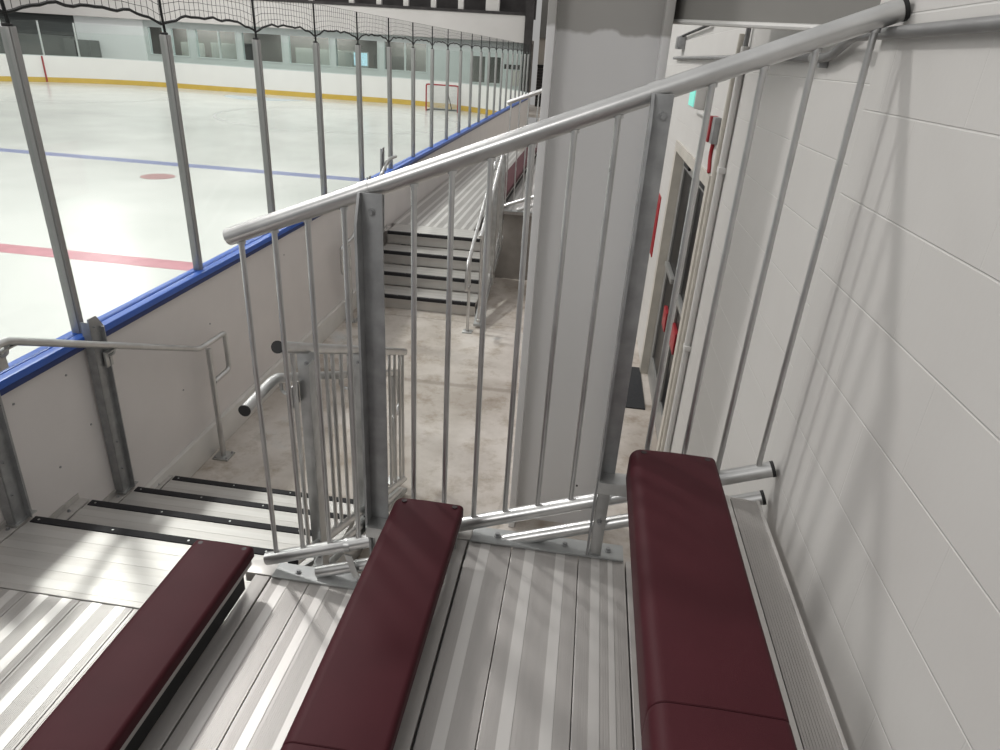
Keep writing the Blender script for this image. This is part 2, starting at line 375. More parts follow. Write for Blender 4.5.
# safety net above the glass
net = thing('safety_net', 'black netting with a scalloped rope edge above the glass', 'net', (XG, 12, 0))
def hem(y):
    u = (y-PY[0]) / 1.107; f = u-math.floor(u)
    return .022 + .062*(1-(2*f-1)**4)**1.0 + .004*math.sin(y*37)
ZT = .275; nbm = MB(); y = PY[0]-1.2; ys = []
while y < PY[-1]: ys.append(y); y += .052
for y in ys: nbm.tube([(XG, y, hem(y)), (XG, y + .004*math.sin(y*9), ZT)], .0016, 3, False)
for q in range(5):
    nbm.tube([(XG, y, hem(y) + (ZT-hem(y))*(q+1)/5.) for y in ys[::2]], .0016, 3, False)
nbm.build('netting', 'net', net)
MB().tube([(XG, y, hem(y) + .005*math.sin(y*23)) for y in ys], .0075, 6).build('hem_rope', 'netblack', net)
for y in PY: MB().tube([(XG, y+.01, -.012), (XG, y, .08), (XG, y-.004, ZT)], .008, 6).build('tie_rope', 'netblack', net)

# ------------------------------------------------------------------ far boards, glass posts, goal
def wall_strip(mb, path, z0, z1, th):
    bm = mb.bm; n = len(path); rows = []
    for i, (x, y) in enumerate(path):
        a = Vector(path[max(i-1, 0)]); b = Vector(path[min(i+1, n-1)]); d = (b-a).normalized(); nn = Vector((d.y, -d.x))
        q = [(x, y, z0), (x, y, z1), (x+nn.x*th, y+nn.y*th, z1), (x+nn.x*th, y+nn.y*th, z0)]
        rows.append([bm.verts.new(p) for p in q])
    for i in range(n-1):
        for j in range(4): bm.faces.new((rows[i][j], rows[i][(j+1) % 4], rows[i+1][(j+1) % 4], rows[i+1][j]))
    bm.faces.new(rows[0]); bm.faces.new(rows[-1][::-1]); bmesh.ops.recalc_face_normals(bm, faces=bm.faces[:])
    return mb
fp = [p for p in rink_path(0., 20) if p[1] >= 25.9]
fb = thing('rink_boards', 'white curved end boards with a yellow kick plate', 'rink boards', (-15, 34, ICE))
wall_strip(MB(), fp, ICE, -1.40, .05).build('board_panel', 'white_pl', fb)
kp = [p for p in rink_path(.008, 20) if p[1] >= 25.9]
part(wall_strip(MB(), kp, ICE+.001, ICE+.22, .005).build('kick_plate', 'yellow', fb), 'yellow kick plate')
part(wall_strip(MB(), fp, -1.40, -1.37, .08).build('cap_rail', 'wallblue', fb), 'thin pale cap rail')
part(wall_strip(MB(), fp, -1.36, .08, .012).build('glass_pane', 'glass', fb), 'clear seamless end glass')
part(MB().box(-26.31, -26.275, 31.9, 31.97, ICE+.01, -1.4).build('goal_stripe', 'red', fb), 'red goal-line stripe')
# posts spaced along the far boards
def along(path, step, start):
    out = []; acc = -start
    for a, b in zip(path, path[1:]):
        A = Vector(a); B = Vector(b); L = (B-A).length
        while acc <= L:
            if acc >= 0: out.append(A + (B-A)*(acc/L))
            acc += step
        acc -= L
    return out
fpo = [p for p in rink_path(-.04, 20) if p[1] >= 27]
fposts = along(fpo[::-1], 1.46, 4.6)
for k, p in enumerate(fposts[:5]):
    t = thing('end_glass_post', f'pale post on the white end boards, {ORD[k]} from the left', 'post', (p.x, p.y, -1.37), 'posts along the end boards')
    MB().box(p.x-.03, p.x+.03, p.y-.03, p.y+.03, -1.37, .09, .006).build('upright', 'postwhite', t)
    MB().box(p.x-.034, p.x+.034, p.y-.034, p.y+.034, .09, .10, .003).build('end_cap', 'postgrey', t)
# hockey goal
g = thing('hockey_goal', 'red framed hockey goal with white netting by the end boards', 'goal', (-6.8, 31.5, ICE))
gm = MB(); gx0, gx1, gy, gz = -7.50, -6.06, 31.45, ICE+1.09
gm.tube(fillet([(gx0, gy, ICE), (gx0, gy, gz), (gx1, gy, gz), (gx1, gy, ICE)], .1), .032, 8)
part(gm.build('goal_frame', 'red', g), 'red pipe frame')
gm = MB(); gm.tube(fillet([(gx0, gy, ICE+.03), (gx0+.05, gy+.75, ICE+.03), (gx1-.05, gy+.75, ICE+.03), (gx1, gy, ICE+.03)], .3), .03, 8)
gm.tube(fillet([(gx0, gy, gz), (gx0+.2, gy+.45, gz-.03), (gx1-.2, gy+.45, gz-.03), (gx1, gy, gz)], .15), .02, 8)
part(gm.build('base_frame', 'greygreen', g), 'low dark base frame')
gn = MB()
for k in range(26):
    x = gx0+.06+(gx1-gx0-.12)*k/25; gn.tube([(x, gy+.44, gz-.04), (x, gy+.62, ICE+.6), (x, gy+.79, ICE+.05)], .010, 3, False)
for k in range(18):
    u = k/17; z = gz-.04-(gz-ICE-.1)*u; yy = gy+.44+.36*u
    gn.tube([(gx0+.02, gy+.02, z), (gx0+.1, yy, z), (gx1-.1, yy, z), (gx1-.02, gy+.02, z)], .010, 3, False)
part(gn.build('netting', 'netwhite', g), 'white netting')
gs = MB().tube([(-6.60, gy+.12, ICE+1.0), (-6.40, gy+.3, ICE+.1)], .018, 6).build('centre_strap', 'black', g)
part(gs, 'dark strap inside the net')

# ------------------------------------------------------------------ end building beyond the ice
YW = 36.
wins = [(-23.3, -22.5), (-22.05, -21.15), (-20.70, -18.55), (-18.2, -16.1), (-15.72, -13.6), (-13.25, -11.1), (-10.75, -8.6)]
ZW0, ZW1 = -1.12, .14
def back_wall():
    b = MB(); x = -27.5
    for a, c in wins:
        b.box(x, a, YW, YW+.2, ICE, .45); x = c
        b.box(a, c, YW, YW+.2, ICE, ZW0).box(a, c, YW, YW+.2, ZW1, .45)
    b.box(x, -6.35, YW, YW+.2, ICE, .45).box(-6.35, -4.85, YW, YW+.2, ICE, -1.42).box(-6.35, -4.85, YW, YW+.2, -.25, .45)
    b.box(-4.85, -3.7, YW, YW+.2, ICE, .45)
    return b.build('wall_back', 'wallblue', smooth=False)
struct(back_wall(), 'pale blue-grey end wall with the lobby windows', 'wall')
struct(MB().box(-27.3, -23.5, YW-.06, YW-.005, ICE, .44).build('wall_back_glow', 'wallglow', smooth=False), 'pale wall panel with a painted glow of light behind the left end glass', 'wall')  # glow of light on the end wall, painted as a paler panel
struct(MB().box(-36, -27.35, YW-.05, YW+.1, ICE, 1.2).build('wall_back_left', 'darkwall', smooth=False), 'dark slatted wall at the far left', 'wall')
struct(MB().box(-36, -27.4, YW-.35, YW-.1, ICE, -.55).build('trim_2', 'greygreen', smooth=False), 'grey-green low panel under the dark slats', 'trim')
gb = thing('equipment_cabinet', 'grey cabinet standing behind the end glass by the pale wall', 'cabinet', (-26.8, YW-.6, ICE))
MB().box(-27.5, -26.05, YW-.9, YW-.12, ICE, -.66, .02).build('body', 'greygreen', gb)
for x0, x1 in ((-27.42, -26.86), (-26.78, -26.13)): MB().box(x0, x1, YW-.93, YW-.9, ICE+.1, -.72, .01).build('door', 'greygreen', gb)
MB().box(-26.87, -26.77, YW-.925, YW-.9, ICE+.1, -.7, .005).build('door_gap', 'black', gb)
names = ['with an orange board inside', 'beside the orange one', 'with a white half-wall inside', 'with a dark doorway inside', 'with a cream panel inside',
         'with a lit screen inside', 'with a central mullion, nearest the goal']
for i, (a, c) in enumerate(wins):
    w = MB(); f = .05
    w.box(a-f, c+f, YW-.03, YW, ZW1, ZW1+f).box(a-f, c+f, YW-.03, YW, ZW0-f, ZW0).box(a-f, a, YW-.03, YW, ZW0, ZW1).box(c, c+f, YW-.03, YW, ZW0, ZW1)
    if i in (2, 6): x = a+(c-a)*.58 if i == 2 else (a+c)/2; w.box(x-.04, x+.04, YW-.03, YW+.06, ZW0, ZW1)
    o = struct(w.build(f'window_{i+1}', 'wallblue', smooth=False), f'lobby window {names[i]}', 'window')
    MB().box(a, c, YW+.05, YW+.07, ZW0, ZW1).build('pane', 'winglass', o, smooth=False)
w = MB().box(-6.40, -4.80, YW-.03, YW, -.25, -.19).box(-6.40, -4.80, YW-.03, YW, -1.48, -1.42).box(-6.40, -6.35, YW-.03, YW, -1.42, -.25).box(-4.85, -4.80, YW-.03, YW, -1.42, -.25).box(-5.62, -5.5, YW-.03, YW+.05, -1.42, -.25)
o = struct(w.build('window_8', 'wallblue', smooth=False), 'dark window right of the goal', 'window')
MB().box(-6.35, -4.85, YW+.05, YW+.07, -1.42, -.25).build('pane', 'winglass', o, smooth=False)
struct(MB().box(-27, -3.5, YW+2.2, YW+2.4, ICE, .6).build('wall_lobby', 'room', smooth=False), 'brown-grey lobby wall seen through the windows', 'wall')
struct(MB().box(-27, -3.5, YW+.2, YW+2.3, .45, .6).build('ceiling_lobby', 'room', smooth=False), 'lobby ceiling behind the windows', 'ceiling')
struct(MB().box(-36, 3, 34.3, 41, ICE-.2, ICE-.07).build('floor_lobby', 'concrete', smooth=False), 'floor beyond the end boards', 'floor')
def partn(x0, x1, z1, m, lab, yy=YW+1.2, z0=ICE-.07):
    return tag(MB().box(x0, x1, yy, yy+.08, z0, z1, .01).build('partition', m), lab, 'partition')
partn(-20.6, -19.2, -.42, 'roomlight', 'white half-height partition behind the third lobby window')
partn(-15.9, -12.6, -.40, 'roomlight', 'cream half-height partition behind the fifth lobby window')
partn(-22.3, -21.0, -.48, 'roomlight', 'pale partition behind the narrow lobby window')
partn(-11.7, -9.9, -.50, 'room', 'dull partition right of the lit lobby screen')
tag(MB().box(-23.15, -22.75, YW+.9, YW+.98, ICE-.07, -.02, .02).build('notice_board', 'orange'), 'orange board standing behind the first lobby window', 'board')
tag(MB().box(-18.9, -18.0, YW+1.0, YW+1.1, ICE-.07, -.35, .02).build('dark_locker', 'darkband'), 'dark locker right of the white half partition in the lobby', 'locker')
sc = thing('lobby_screen', 'lit white and blue screen behind the sixth lobby window', 'screen', (-12.0, YW+1.0, ICE-.07))
part(MB().box(-12.65, -11.95, YW+.95, YW+1.0, -1.05, -.45, .01).build('display', 'screen', sc), 'lit display')
MB().box(-12.7, -11.9, YW+1.0, YW+1.06, ICE-.07, -.4, .01).build('stand', 'roomlight', sc)
partn(-13.1, -12.75, -.46, 'roomlight', 'narrow white panel left of the lit lobby screen', YW+.9)
struct(MB().box(-40, -3.7, YW-.45, YW-.2, .44, 1.62, .02).build('wall_fascia', 'fascia', smooth=False), 'white fascia band above the lobby windows', 'wall')
struct(MB().box(-40, -3.35, YW+.6, YW+.8, 1.5, 3.2).build('wall_mezzanine', 'darkband', smooth=False), 'dark mezzanine wall above the white fascia', 'wall')
struct(MB().box(-40, -3.68, YW-.5, YW-.15, 1.60, 1.72).build('trim_3', 'darkband', smooth=False), 'dark ledge on top of the white fascia', 'trim')
for i, (x0, x1) in enumerate(((-23.6, -23.35), (-21.3, -21.05), (-19.0, -18.75), (-16.7, -16.45), (-14.4, -14.15), (-12.35, -12.1), (-10.98, -10.73), (-9.65, -9.4), (-8.3, -8.05), (-6.98, -6.72), (-5.65, -5.0))):
    tag(MB().box(x0, x1, YW-.4, YW-.2, 1.72, 3.2, .01).build('mezzanine_pillar', 'fascia'), (f'white mezzanine pillar on the fascia ledge, {ORD[i]} from left' if i < 10 else 'wide beige mezzanine pillar at the right end of the ledge'), 'pillar', 'pillars above the fascia')
struct(MB().box(-3.72, -3.36, YW-.6, YW-.1, ICE-.07, 3.2).build('trim_4', 'darkband', smooth=False), 'dark corner post at the right end of the fascia', 'trim')
struct(MB().box(-3.36, .7, YW+4, YW+4.2, FL, .78).build('wall_end', 'beige', smooth=False), 'beige end wall left of the column', 'wall')
struct(MB().box(-3.36, .7, YW+3.9, YW+4.2, .78, 3.2).build('wall_end_upper', 'greyceil', smooth=False), 'grey upper end wall left of the column', 'wall')
dk = thing('roller_shutter', 'dark roller shutter in the beige end wall', 'shutter', (-3.0, YW+3.9, FL))
sb = MB()
for k in range(14): sb.box(-3.34, -1.6, YW+3.90, YW+3.96, FL+.15*k, FL+.15*k+.14, .02)
sb.build('slats', 'darkband', dk); MB().box(-3.36, -1.55, YW+3.84, YW+3.98, -.60, -.50, .02).build('shutter_box', 'black', dk)
wr = MB()
for k in range(5): wr.box(-4.66+.22*k, -4.52+.22*k, YW-.02, YW-.001, -.74, -.53)
o = struct(wr.build('window_9', 'darkband', smooth=False), 'row of small dark vents right of the dark window', 'window')
sgn = thing('noticeboard', 'small cream notice board at the right end of the end wall', 'notice board', (-4.05, YW-.05, -1.47))
MB().box(-4.3, -3.85, YW-.05, YW-.001, -1.47, -.80, .01).build('panel', 'roomlight', sgn); MB().box(-4.32, -3.83, YW-.06, YW-.045, -.82, -.78, .004).build('frame', 'cream', sgn)

# ------------------------------------------------------------------ steel column
col = thing('steel_column', 'wide white H-shaped steel column beyond the guard railing', 'column', (0, 3.42, FL))
MB().box(-.215, .255, 3.412, 3.428, FL, 1.0).build('web', 'column', col, smooth=False)
for x0, x1 in ((-.250, -.212), (.252, .290)): MB().box(x0, x1, 3.30, 3.54, FL, 1.0, .004).build('flange', 'column', col)
for x in (-.02,): MB().disc((.14, 3.412, -2.34), (0, -1, 0), .006, .004, 8).build('screw', 'black', col)

# ------------------------------------------------------------------ bleacher pieces (near and mirrored far)
def deck_row(ymap, dx, dz, label, y0=-1.2, x_to=.49):
    """one row of aluminium footboards; x values are those of the top row"""
    t = thing('footboard_deck', label, 'footboards', (dx, (ymap(.5) if ymap else .5), -1.464+dz-.05))
    z = -1.464+dz
    P = [(-.256, -.1145, [(-.216, -.184)]), (-.1122, .1045, [(-.068, -.036), (.032, .062)]), (.1068, .2545, [(.147, .174), (.2, .215)]), (.259, x_to, [(.33, .36), (.41, .44)])]
    for a, b, st in P:
        m = MB(ymap)
        m.box(a+dx, b+dx, y0, 1.745, z-.045, z-.0017, .002)
        for s0, s1 in st: m.m(1).box(s0+dx, s1+dx, y0, 1.744, z-.01, z)
        # fine raised ribs on the tread
        m.m(0); x = a + .012
        while x < b-.01:
            if not any(s0-.004 < x < s1+.004 for s0, s1 in st): m.box(x+dx, x+.0032+dx, y0, 1.744, z-.003, z-.0007)
            x += .0062
        m.build('plank', ['alu', 'alu_strip'], t, smooth=False)
    m = MB(ymap); m.box(-.318+dx, -.263+dx, y0, 1.745, z-.035, z-.004, .004).box(-.318+dx, -.313+dx, y0, 1.745, z-.10, z-.004)
    m.build('nosing', 'alu', t)
    MB(ymap).box(-.30+dx, x_to+dx, y0, 1.74, z-.048, z-.0455).build('interlock', 'galv_dull', t, smooth=False)
    MB(ymap).box(-.36+dx, -.256+dx, 1.747, 1.815, z-.045, z-.001, .003).build('end_trim', 'alu_x_strip', t)
    for yy in (-.9, .4, 1.5):
        m = MB(ymap); m.box(-.30+dx, x_to+dx, yy, yy+.05, z-.11, z-.046).box(.0+dx, .05+dx, yy, yy+.05, FL, z-.11)
        m.build('under_frame', 'galv_dull', t)
    return t

def bench(ymap, x0, x1, ztop, label, ynear=-1.2, legs=None, seam=.85):
    t = thing('bench', label, 'bench', ((x0+x1)/2, (ymap(.3) if ymap else .3), ztop-.43), 'padded bleacher benches')
    MB(ymap).box(x0+.036, x1-.008, ynear, 1.69, ztop-.050-.022, ztop-.050, .003).build('seat_plank', 'alu', t)
    def arc(cx, cz, r, a0, a1, n=5): return [(cx+r*math.cos(math.radians(a0+(a1-a0)*k/n)), cz+r*math.sin(math.radians(a0+(a1-a0)*k/n))) for k in range(n+1)]
    prof = [(x0+.034, ztop-.05), (x0+.034, ztop-.112), (x0+.004, ztop-.112), (x0, ztop-.10)] + arc(x0+.034, ztop-.034, .034, 180, 90, 7) + \
           [((x0+x1)/2, ztop+.002)] + arc(x1-.014, ztop-.014, .014, 90, 0, 4) + [(x1, ztop-.040), (x1-.008, ztop-.048)]
    def pad(a, b):
        m = MB(ymap); bm = m.bm; e = .014
        cx = (x0+x1)/2; rows = []
        steps = [(a, .994, .0025), (a+.002, .999, .0005), (a+.012, 1., 0)] + [(a+.012+(b-a-.024)*k/24, 1., 0) for k in range(1, 24)] + ([(b-.012, 1., 0), (b-.004, .992, .0015), (b, .965, .006)] if b > seam else [(b-.012, 1., 0), (b-.002, .999, .0005), (b, .994, .0025)])
        for y, sx, dz in steps:
            wv = .0016*math.sin(y*8.3+x0*5)
            rows.append([bm.verts.new((cx+(x-cx)*sx, y, z-dz*(1 if z > ztop-.06 else 0)+(wv if z > ztop-.03 else 0))) for x, z in prof])
        n = len(prof)
        for r0, r1 in zip(rows, rows[1:]):
            for k in range(n): bm.faces.new((r0[k], r0[(k+1) % n], r1[(k+1) % n], r1[k]))
        bm.faces.new(rows[0][::-1]); bm.faces.new(rows[-1]); bmesh.ops.recalc_face_normals(bm, faces=bm.faces[:])
        return m.build('cushion', 'maroon', t)
    a = pad(seam, 1.703); pad(ynear, seam-.001)
    for xx in (x0+.038, x1-.026): MB(ymap).disc((xx, 1.682, ztop-.004), (0, 0, 1), .0085, .006, 10).build('tack', 'maroon_dk', a)
    MB(ymap).box(x1-.034, x1-.028, ynear, 1.66, ztop-.160, ztop-.070).build('under_seat_shade', 'black', t)  # black strip standing in for the deep shade under the seat
    for yy in ((.3, -.8) if legs is None else legs):
        m = MB(ymap); m.box(x0+.02, x1-.02, yy, yy+.05, ztop-.112, ztop-.073, .003).box(x0+.09, x0+.13, yy, yy+.05, ztop-.445, ztop-.112)
        m.build('support_bracket', 'galv', t)
    return t

def bolt(ymap, parent, c, d, r=.011):
    m = MB(ymap); m.disc(c, d, r*1.25, .003, 12).disc(Vector(c)+Vector(d)*.003, d, r*.8, .008, 6)
    return m.build('bolt', 'galv_dull', parent)

GK = 1.775/1.75
def top_z(x): return (-.513+.3984*(x/GK+.985))*GK
def bot_z(x): return (-1.677+.3836*(x/GK+.986))*GK
def low_z(x): return (-1.160+.3827*(x/GK-.626))*GK
def guard(ymap, label):
    Y = 1.775
    t = thing('guard_railing', label, 'railing', (-.2, (ymap(Y) if ymap else Y), -1.75))
    def pipe(x0, x1, f, r, name, ends=True):
        o = MB(ymap).tube([(x0, Y, f(x0)), (x1, Y, f(x1))], r, 20).build(name, 'galv_pipe', t)
        d = Vector((x1-x0, 0, f(x1)-f(x0))).normalized()
        return o, d
    o, d = pipe(-.998, .643, top_z, .0245, 'top_rail')
    MB(ymap).disc((.641, Y, top_z(.641)), d, .0255, .010, 20).build('end_cap', 'black', o)
    MB(ymap).disc((-.9975, Y, top_z(-.998)), -d, .0225, .002, 20).build('end_cap', 'galv_dull', o)
    for xc in (-.585, .140):
        c = Vector((xc, Y, top_z(xc))); MB(ymap).tube([c-d*.014, c+d*.014], .0262, 20).build('joint_collar', 'galv_pipe', o)
    o, d = pipe(-.998, .637, bot_z, .0235, 'bottom_rail')
    MB(ymap).disc((.636, Y, bot_z(.636)), d, .0245, .010, 20).build('end_cap', 'black', o)
    o, d = pipe(-.81, .632, low_z, .0215, 'lower_rail')
    MB(ymap).disc((.631, Y, low_z(.631)), d, .0225, .010, 20).build('end_cap', 'black', o)
    for x in (v*GK for v in (-.947, -.846, -.747, -.642, -.448, -.347, -.248, -.147, -.044, .058, .264, .372, .477, .590)):
        m = MB(ymap); m.tube([(x, Y, bot_z(x)), (x, Y, top_z(x))], .0083, 10)
        m.tube([(x, Y, top_z(x)-.031), (x, Y, top_z(x)-.022)], .0125, 10)
        m.build('baluster', 'galv_pipe', t)
    for k, px in enumerate((-.590, .134)):                          # angle posts
        zt = top_z(px+.03)-.004; zp = -1.744 if k == 0 else -1.459; zb = zp+.29
        m = MB(ymap)
        m.box(px, px+(.058 if k == 0 else .047), 1.740, 1.747, zp+.32, zt-.006, .0015)     # face
        fl = [(1.747, zp+.004), (1.747, zt-.006), (1.728, zt-.006), (1.694, zt-.085), (1.694, zp+.31), (1.722, zp+.24), (1.735, zp+.004)]
        m.prism(fl, 'x', px-.006, px+.001)                          # flange with a clipped top corner
        p = m.build('post', 'galv_dull', t)
        bolt(ymap, p, (px+.028, 1.740, zt-.055), (0, -1, 0), .0085)
        m = MB(ymap); m.box(px+.004, px+.042, 1.740, 1.747, zp+.004, zp+.32, .0015)
        q = part(m.build('post_foot', 'galv', t), 'lighter lower bar of the post')
        bolt(ymap, q, (px+.022, 1.740, zp+.14), (0, -1, 0), .007)
        m = MB(ymap); m.box(px-.002, px+.30, 1.690, 1.747, zp+.318, zp+.325, .001).box(px-.002, px+.30, 1.683, 1.690, zp+.285, zp+.325, .001)
        m.build('seat_bracket', 'galv', t)
        x0 = (-.967 if k == 0 else -.252)
        m = MB(ymap); m.box(x0, x0+.502, 1.733, 1.808, zp-.003, zp+.004, .0012)
        b = m.build('base_plate', 'galv_plate', t)
        for u in (.085, .168, .31, .452): bolt(ymap, b, (x0+u, 1.772, zp+.004), (0, 0, 1), .009)
    for xs in (-.69,):                                              # strap tying the two low rails
        m = MB(ymap); m.tube([(xs-.008, Y, bot_z(xs)-.002), (xs+.012, Y, bot_z(xs)+.001)], .0255, 16)
        m.prism([(xs-.004, bot_z(xs)-.02), (xs+.022, bot_z(xs)-.022), (xs+.048, low_z(xs+.03)-.03), (xs+.026, low_z(xs+.03)-.028)], 'y', 1.742, 1.748)
        m.build('strap', 'galv', t)
    return t

def stairs(ymap, label):
    t = thing('stair_flight', label, 'stairs', (-1.7, (ymap(2.7) if ymap else 2.7), FL))
    x0, x1 = -2.335, -1.06
    for i in range(4):
        x1 = -1.19 if i == 0 else -1.06
        z = -2.03-.15*i; ye = 2.175+.333*i; ys = ye-.333
        if i == 0: ys = 1.76
        m = MB(ymap)
        m.box(x0, x1, ys, ye-.038, z-.04, z-.001, .003)
        n = 4 if i == 0 else 3
        for k in range(n):
            yy = ys + (ye-.05-ys)*(k+.55)/n; m.m(1).box(x0, x1, yy-.022, yy+.022, z-.01, z); 
        m.m(0).box(x0, x1, ye-.037, ye, z-.05, z-.004, .003)
        tr = m.build('tread' if i else 'landing', ['alu_x', 'alu_x_strip'], t, smooth=False)
        ns = MB(ymap).box(x0+.008, x1, ye-.036, ye+.003, z-.004, z+.0025, .001).box(x0+.008, x1, ye, ye+.004, z-.032, z+.001).build('nosing_strip', 'nosing', tr)
        for k in range(4): MB(ymap).disc((x0+.04+k*.36, ye-.018, z+.0025), (0, 0, 1), .005, .002, 8).build('screw', 'galv', tr)
        MB(ymap).box(x0, x1, ye-.03, ye-.026, z-.15, z-.045).build('riser', 'alu_x', t)
        m = MB(ymap); yb = ye-.21; m.box(-2.398, x0-.004, yb, ye-.002, z-.006, z+.006, .0015).box(-2.398, -2.392, yb, ye-.002, z-.006, z+.035, .0015)
        pl = m.build('side_plate', 'alu_x', t)
        bolt(ymap, pl, (-2.368, ye-.11, z+.006), (0, 0, 1), .007)
    m = MB(ymap); m.prism([(1.78, -2.09), (2.17, -2.09), (3.2, FL+.0), (2.9, FL+.0), (1.78, -2.25)], 'x', x1+.002, x1+.010)
    m.build('stringer', 'galv', t)
    return t

def stair_guard(ymap, label):
    X = -.97
    def tz(y): return -.937-.4416*(y-1.957)
    def bz(y): return -1.836-.436*(y-1.92)
    t = thing('stair_railing', label, 'railing', (X, (ymap(2.8) if ymap else 2.8), FL))
    o = MB(ymap).tube([(X, 1.957, tz(1.957)), (X, 3.56, tz(3.56))], .021, 16).build('top_rail', 'galv_pipe', t)
    d = Vector((0, -1, .4416)).normalized()
    MB(ymap).disc((X, 1.957, tz(1.957)), d, .022, .006, 16).build('end_cap', 'black', o)
    o = MB(ymap).tube([(X, 1.915, bz(1.915)), (X, 3.53, bz(3.53))], .020, 16).build('bottom_rail', 'galv_pipe', t)
    MB(ymap).disc((X, 1.915, bz(1.915)), d, .021, .006, 16).build('end_cap', 'black', o)
    MB(ymap).tube([(X, 2.15, bz(2.15)-.10), (X, 3.45, bz(3.45)-.07)], .018, 12).build('lower_rail', 'galv_pipe', t)
    for yy in (2.06, 2.27, 2.36, 2.43, 2.525, 2.62, 2.85, 2.95, 3.05, 3.15, 3.25, 3.35, 3.45, 3.52):
        MB(ymap).tube([(X, yy, bz(yy)), (X, yy, tz(yy))], .009, 8).build('baluster', 'galv_pipe', t)
    for yy in (2.172, 2.74):
        m = MB(ymap); zt = tz(yy); m.box(X-.034, X+.034, yy-.004, yy+.003, bz(yy)-.20, zt-.012, .0015).box(X+.028, X+.034, yy-.06, yy, bz(yy)-.20, zt-.04, .0015)
        p = m.build('post', 'galv', t)
        bolt(ymap, p, (X+.002, yy-.004, zt-.06), (0, -1, 0), .007); bolt(ymap, p, (X+.005, yy-.004, bz(yy)-.04), (0, -1, 0), .006)
    # sloping channel that carries the posts
    m = MB(ymap); m.prism([(1.95, bz(1.95)-.16), (3.5, bz(3.5)-.06), (3.5, bz(3.5)-.085), (1.95, bz(1.95)-.24)], 'x', X-.05, X+.03)
    m.build('channel', 'galv', t)
    return t

def stair_handrail(ymap, label):
    X = -1.06
    t = thing('handrail', label, 'handrail', (X, (ymap(2.6) if ymap else 2.6), FL))
    def hz(y): return -1.129-.452*(y-2.09)
    e = 3.74
    path = fillet([(X, 1.856, -1.138), (X, 2.09, -1.129), (X, e, hz(e)), (X, e+.05, hz(e)-.26), (X, e-.16, hz(e)-.26)], .05)
    o = MB(ymap).tube(path[:-6] if False else path, .0195, 14).build('rail', 'galv_pipe', t)
    MB(ymap).disc((X, 1.857, -1.138), (0, -1, 0), .021, .006, 16).build('end_cap', 'black', o)
    for yy in (2.135, 2.735):
        m = MB(ymap); m.tube(fillet([(X, yy, hz(yy)), (X+.0, yy, hz(yy)-.06), (-1.006, yy, hz(yy)-.07)], .02), .007, 8)
        m.box(-1.012, -1.004, yy-.03, yy+.03, hz(yy)-.11, hz(yy)-.02, .002); m.build('bracket', 'galv', t)
    m = MB(ymap); m.tube([(X, e-.12, hz(e-.12)), (X, e-.12, FL+.01)], .016, 12); m.build('end_post', 'galv_pipe', t)
    MB(ymap).box(X-.05, X+.05, e-.17, e-.07, FL, FL+.01, .002).build('foot_plate', 'galv', t)
    return t

def board_handrail(ymap, label):
    X = -2.285
    t = thing('handrail', label, 'handrail', (X, (ymap(2.9) if ymap else 2.9), FL))
    path = [(X, 1.93, -1.19), (X, 2.235, -1.178), (X, 3.56, -1.777), (X, 3.87, -1.79), (X, 3.868, -2.055), (X, 3.67, -2.06)]
    MB(ymap).tube(fillet(path, .035), .0175, 14).build('rail', 'galv_pipe', t)
    MB(ymap).tube([(X, 3.655, -1.815), (X, 3.655, FL+.01)], .0185, 14).build('end_post', 'galv_pipe', t)
    f = MB(ymap).box(X-.055, X+.055, 3.60, 3.71, FL, FL+.012, .002).build('foot_plate', 'galv', t)
    for dx, dy in ((-.04, -.04), (.04, .04), (.04, -.04)): bolt(ymap, f, (X+dx, 3.655+dy, FL+.012), (0, 0, 1), .007)
    for yy in (2.20, 2.80):
        zz = -1.178-.452*max(0, yy-2.235)
        m = MB(ymap); m.tube(fillet([(X, yy+.03, zz-.01), (X, yy+.03, zz-.055), (-2.322, yy+.03, zz-.075)], .02), .008, 8)
        m.box(-2.328, -2.316, yy-.0, yy+.05, zz-.13, zz-.045, .003).box(X-.012, X+.012, yy-.03, yy+.09, zz-.036, zz-.028, .002)
        m.build('bracket', 'galv', t)
    return t

def board_post(ymap, y, zb, label, zt=-1.285):
    t = thing('board_post', label, 'post', (-2.36, (ymap(y) if ymap else y), zb), 'steel uprights bolted to the boards')
    xf = -2.352; lean = .022
    def X(z): return lean*(z-zb)/(zt-zb)
    m = MB(ymap); bm = m.bm
    def slab(pts, x0, x1):
        A = [bm.verts.new((x0+X(z), yy, z)) for yy, z in pts]; B = [bm.verts.new((x1+X(z), yy, z)) for yy, z in pts]
        bm.faces.new(A); bm.faces.new(B[::-1])
        for k in range(len(pts)): bm.faces.new((A[k], B[k], B[(k+1) % len(pts)], A[(k+1) % len(pts)]))
    slab([(y-.05, zb), (y+.05, zb), (y+.05, zt-.07), (y+.005, zt), (y-.05, zt)], xf-.008, xf)
    slab([(y-.0505, zb), (y-.043, zb), (y-.043, zt-.02), (y-.0505, zt-.02)], -2.398, xf)
    slab([(y+.018, zb), (y+.024, zb), (y+.024, zt-.06), (y+.018, zt-.06)], xf, xf+.022)
    bmesh.ops.recalc_face_normals(bm, faces=bm.faces[:])
    o = part(m.build('channel', 'galv_dull', t), 'dull grey channel')
    for z in (zt-.05, zb+.15, zb+.32): bolt(ymap, o, (xf+X(z), y-.025, z), (1, 0, 0), .005)
    MB(ymap).box(-2.398, -2.335, y-.06, y+.06, zb, zb+.006, .0015).build('foot', 'galv', t)
    return t

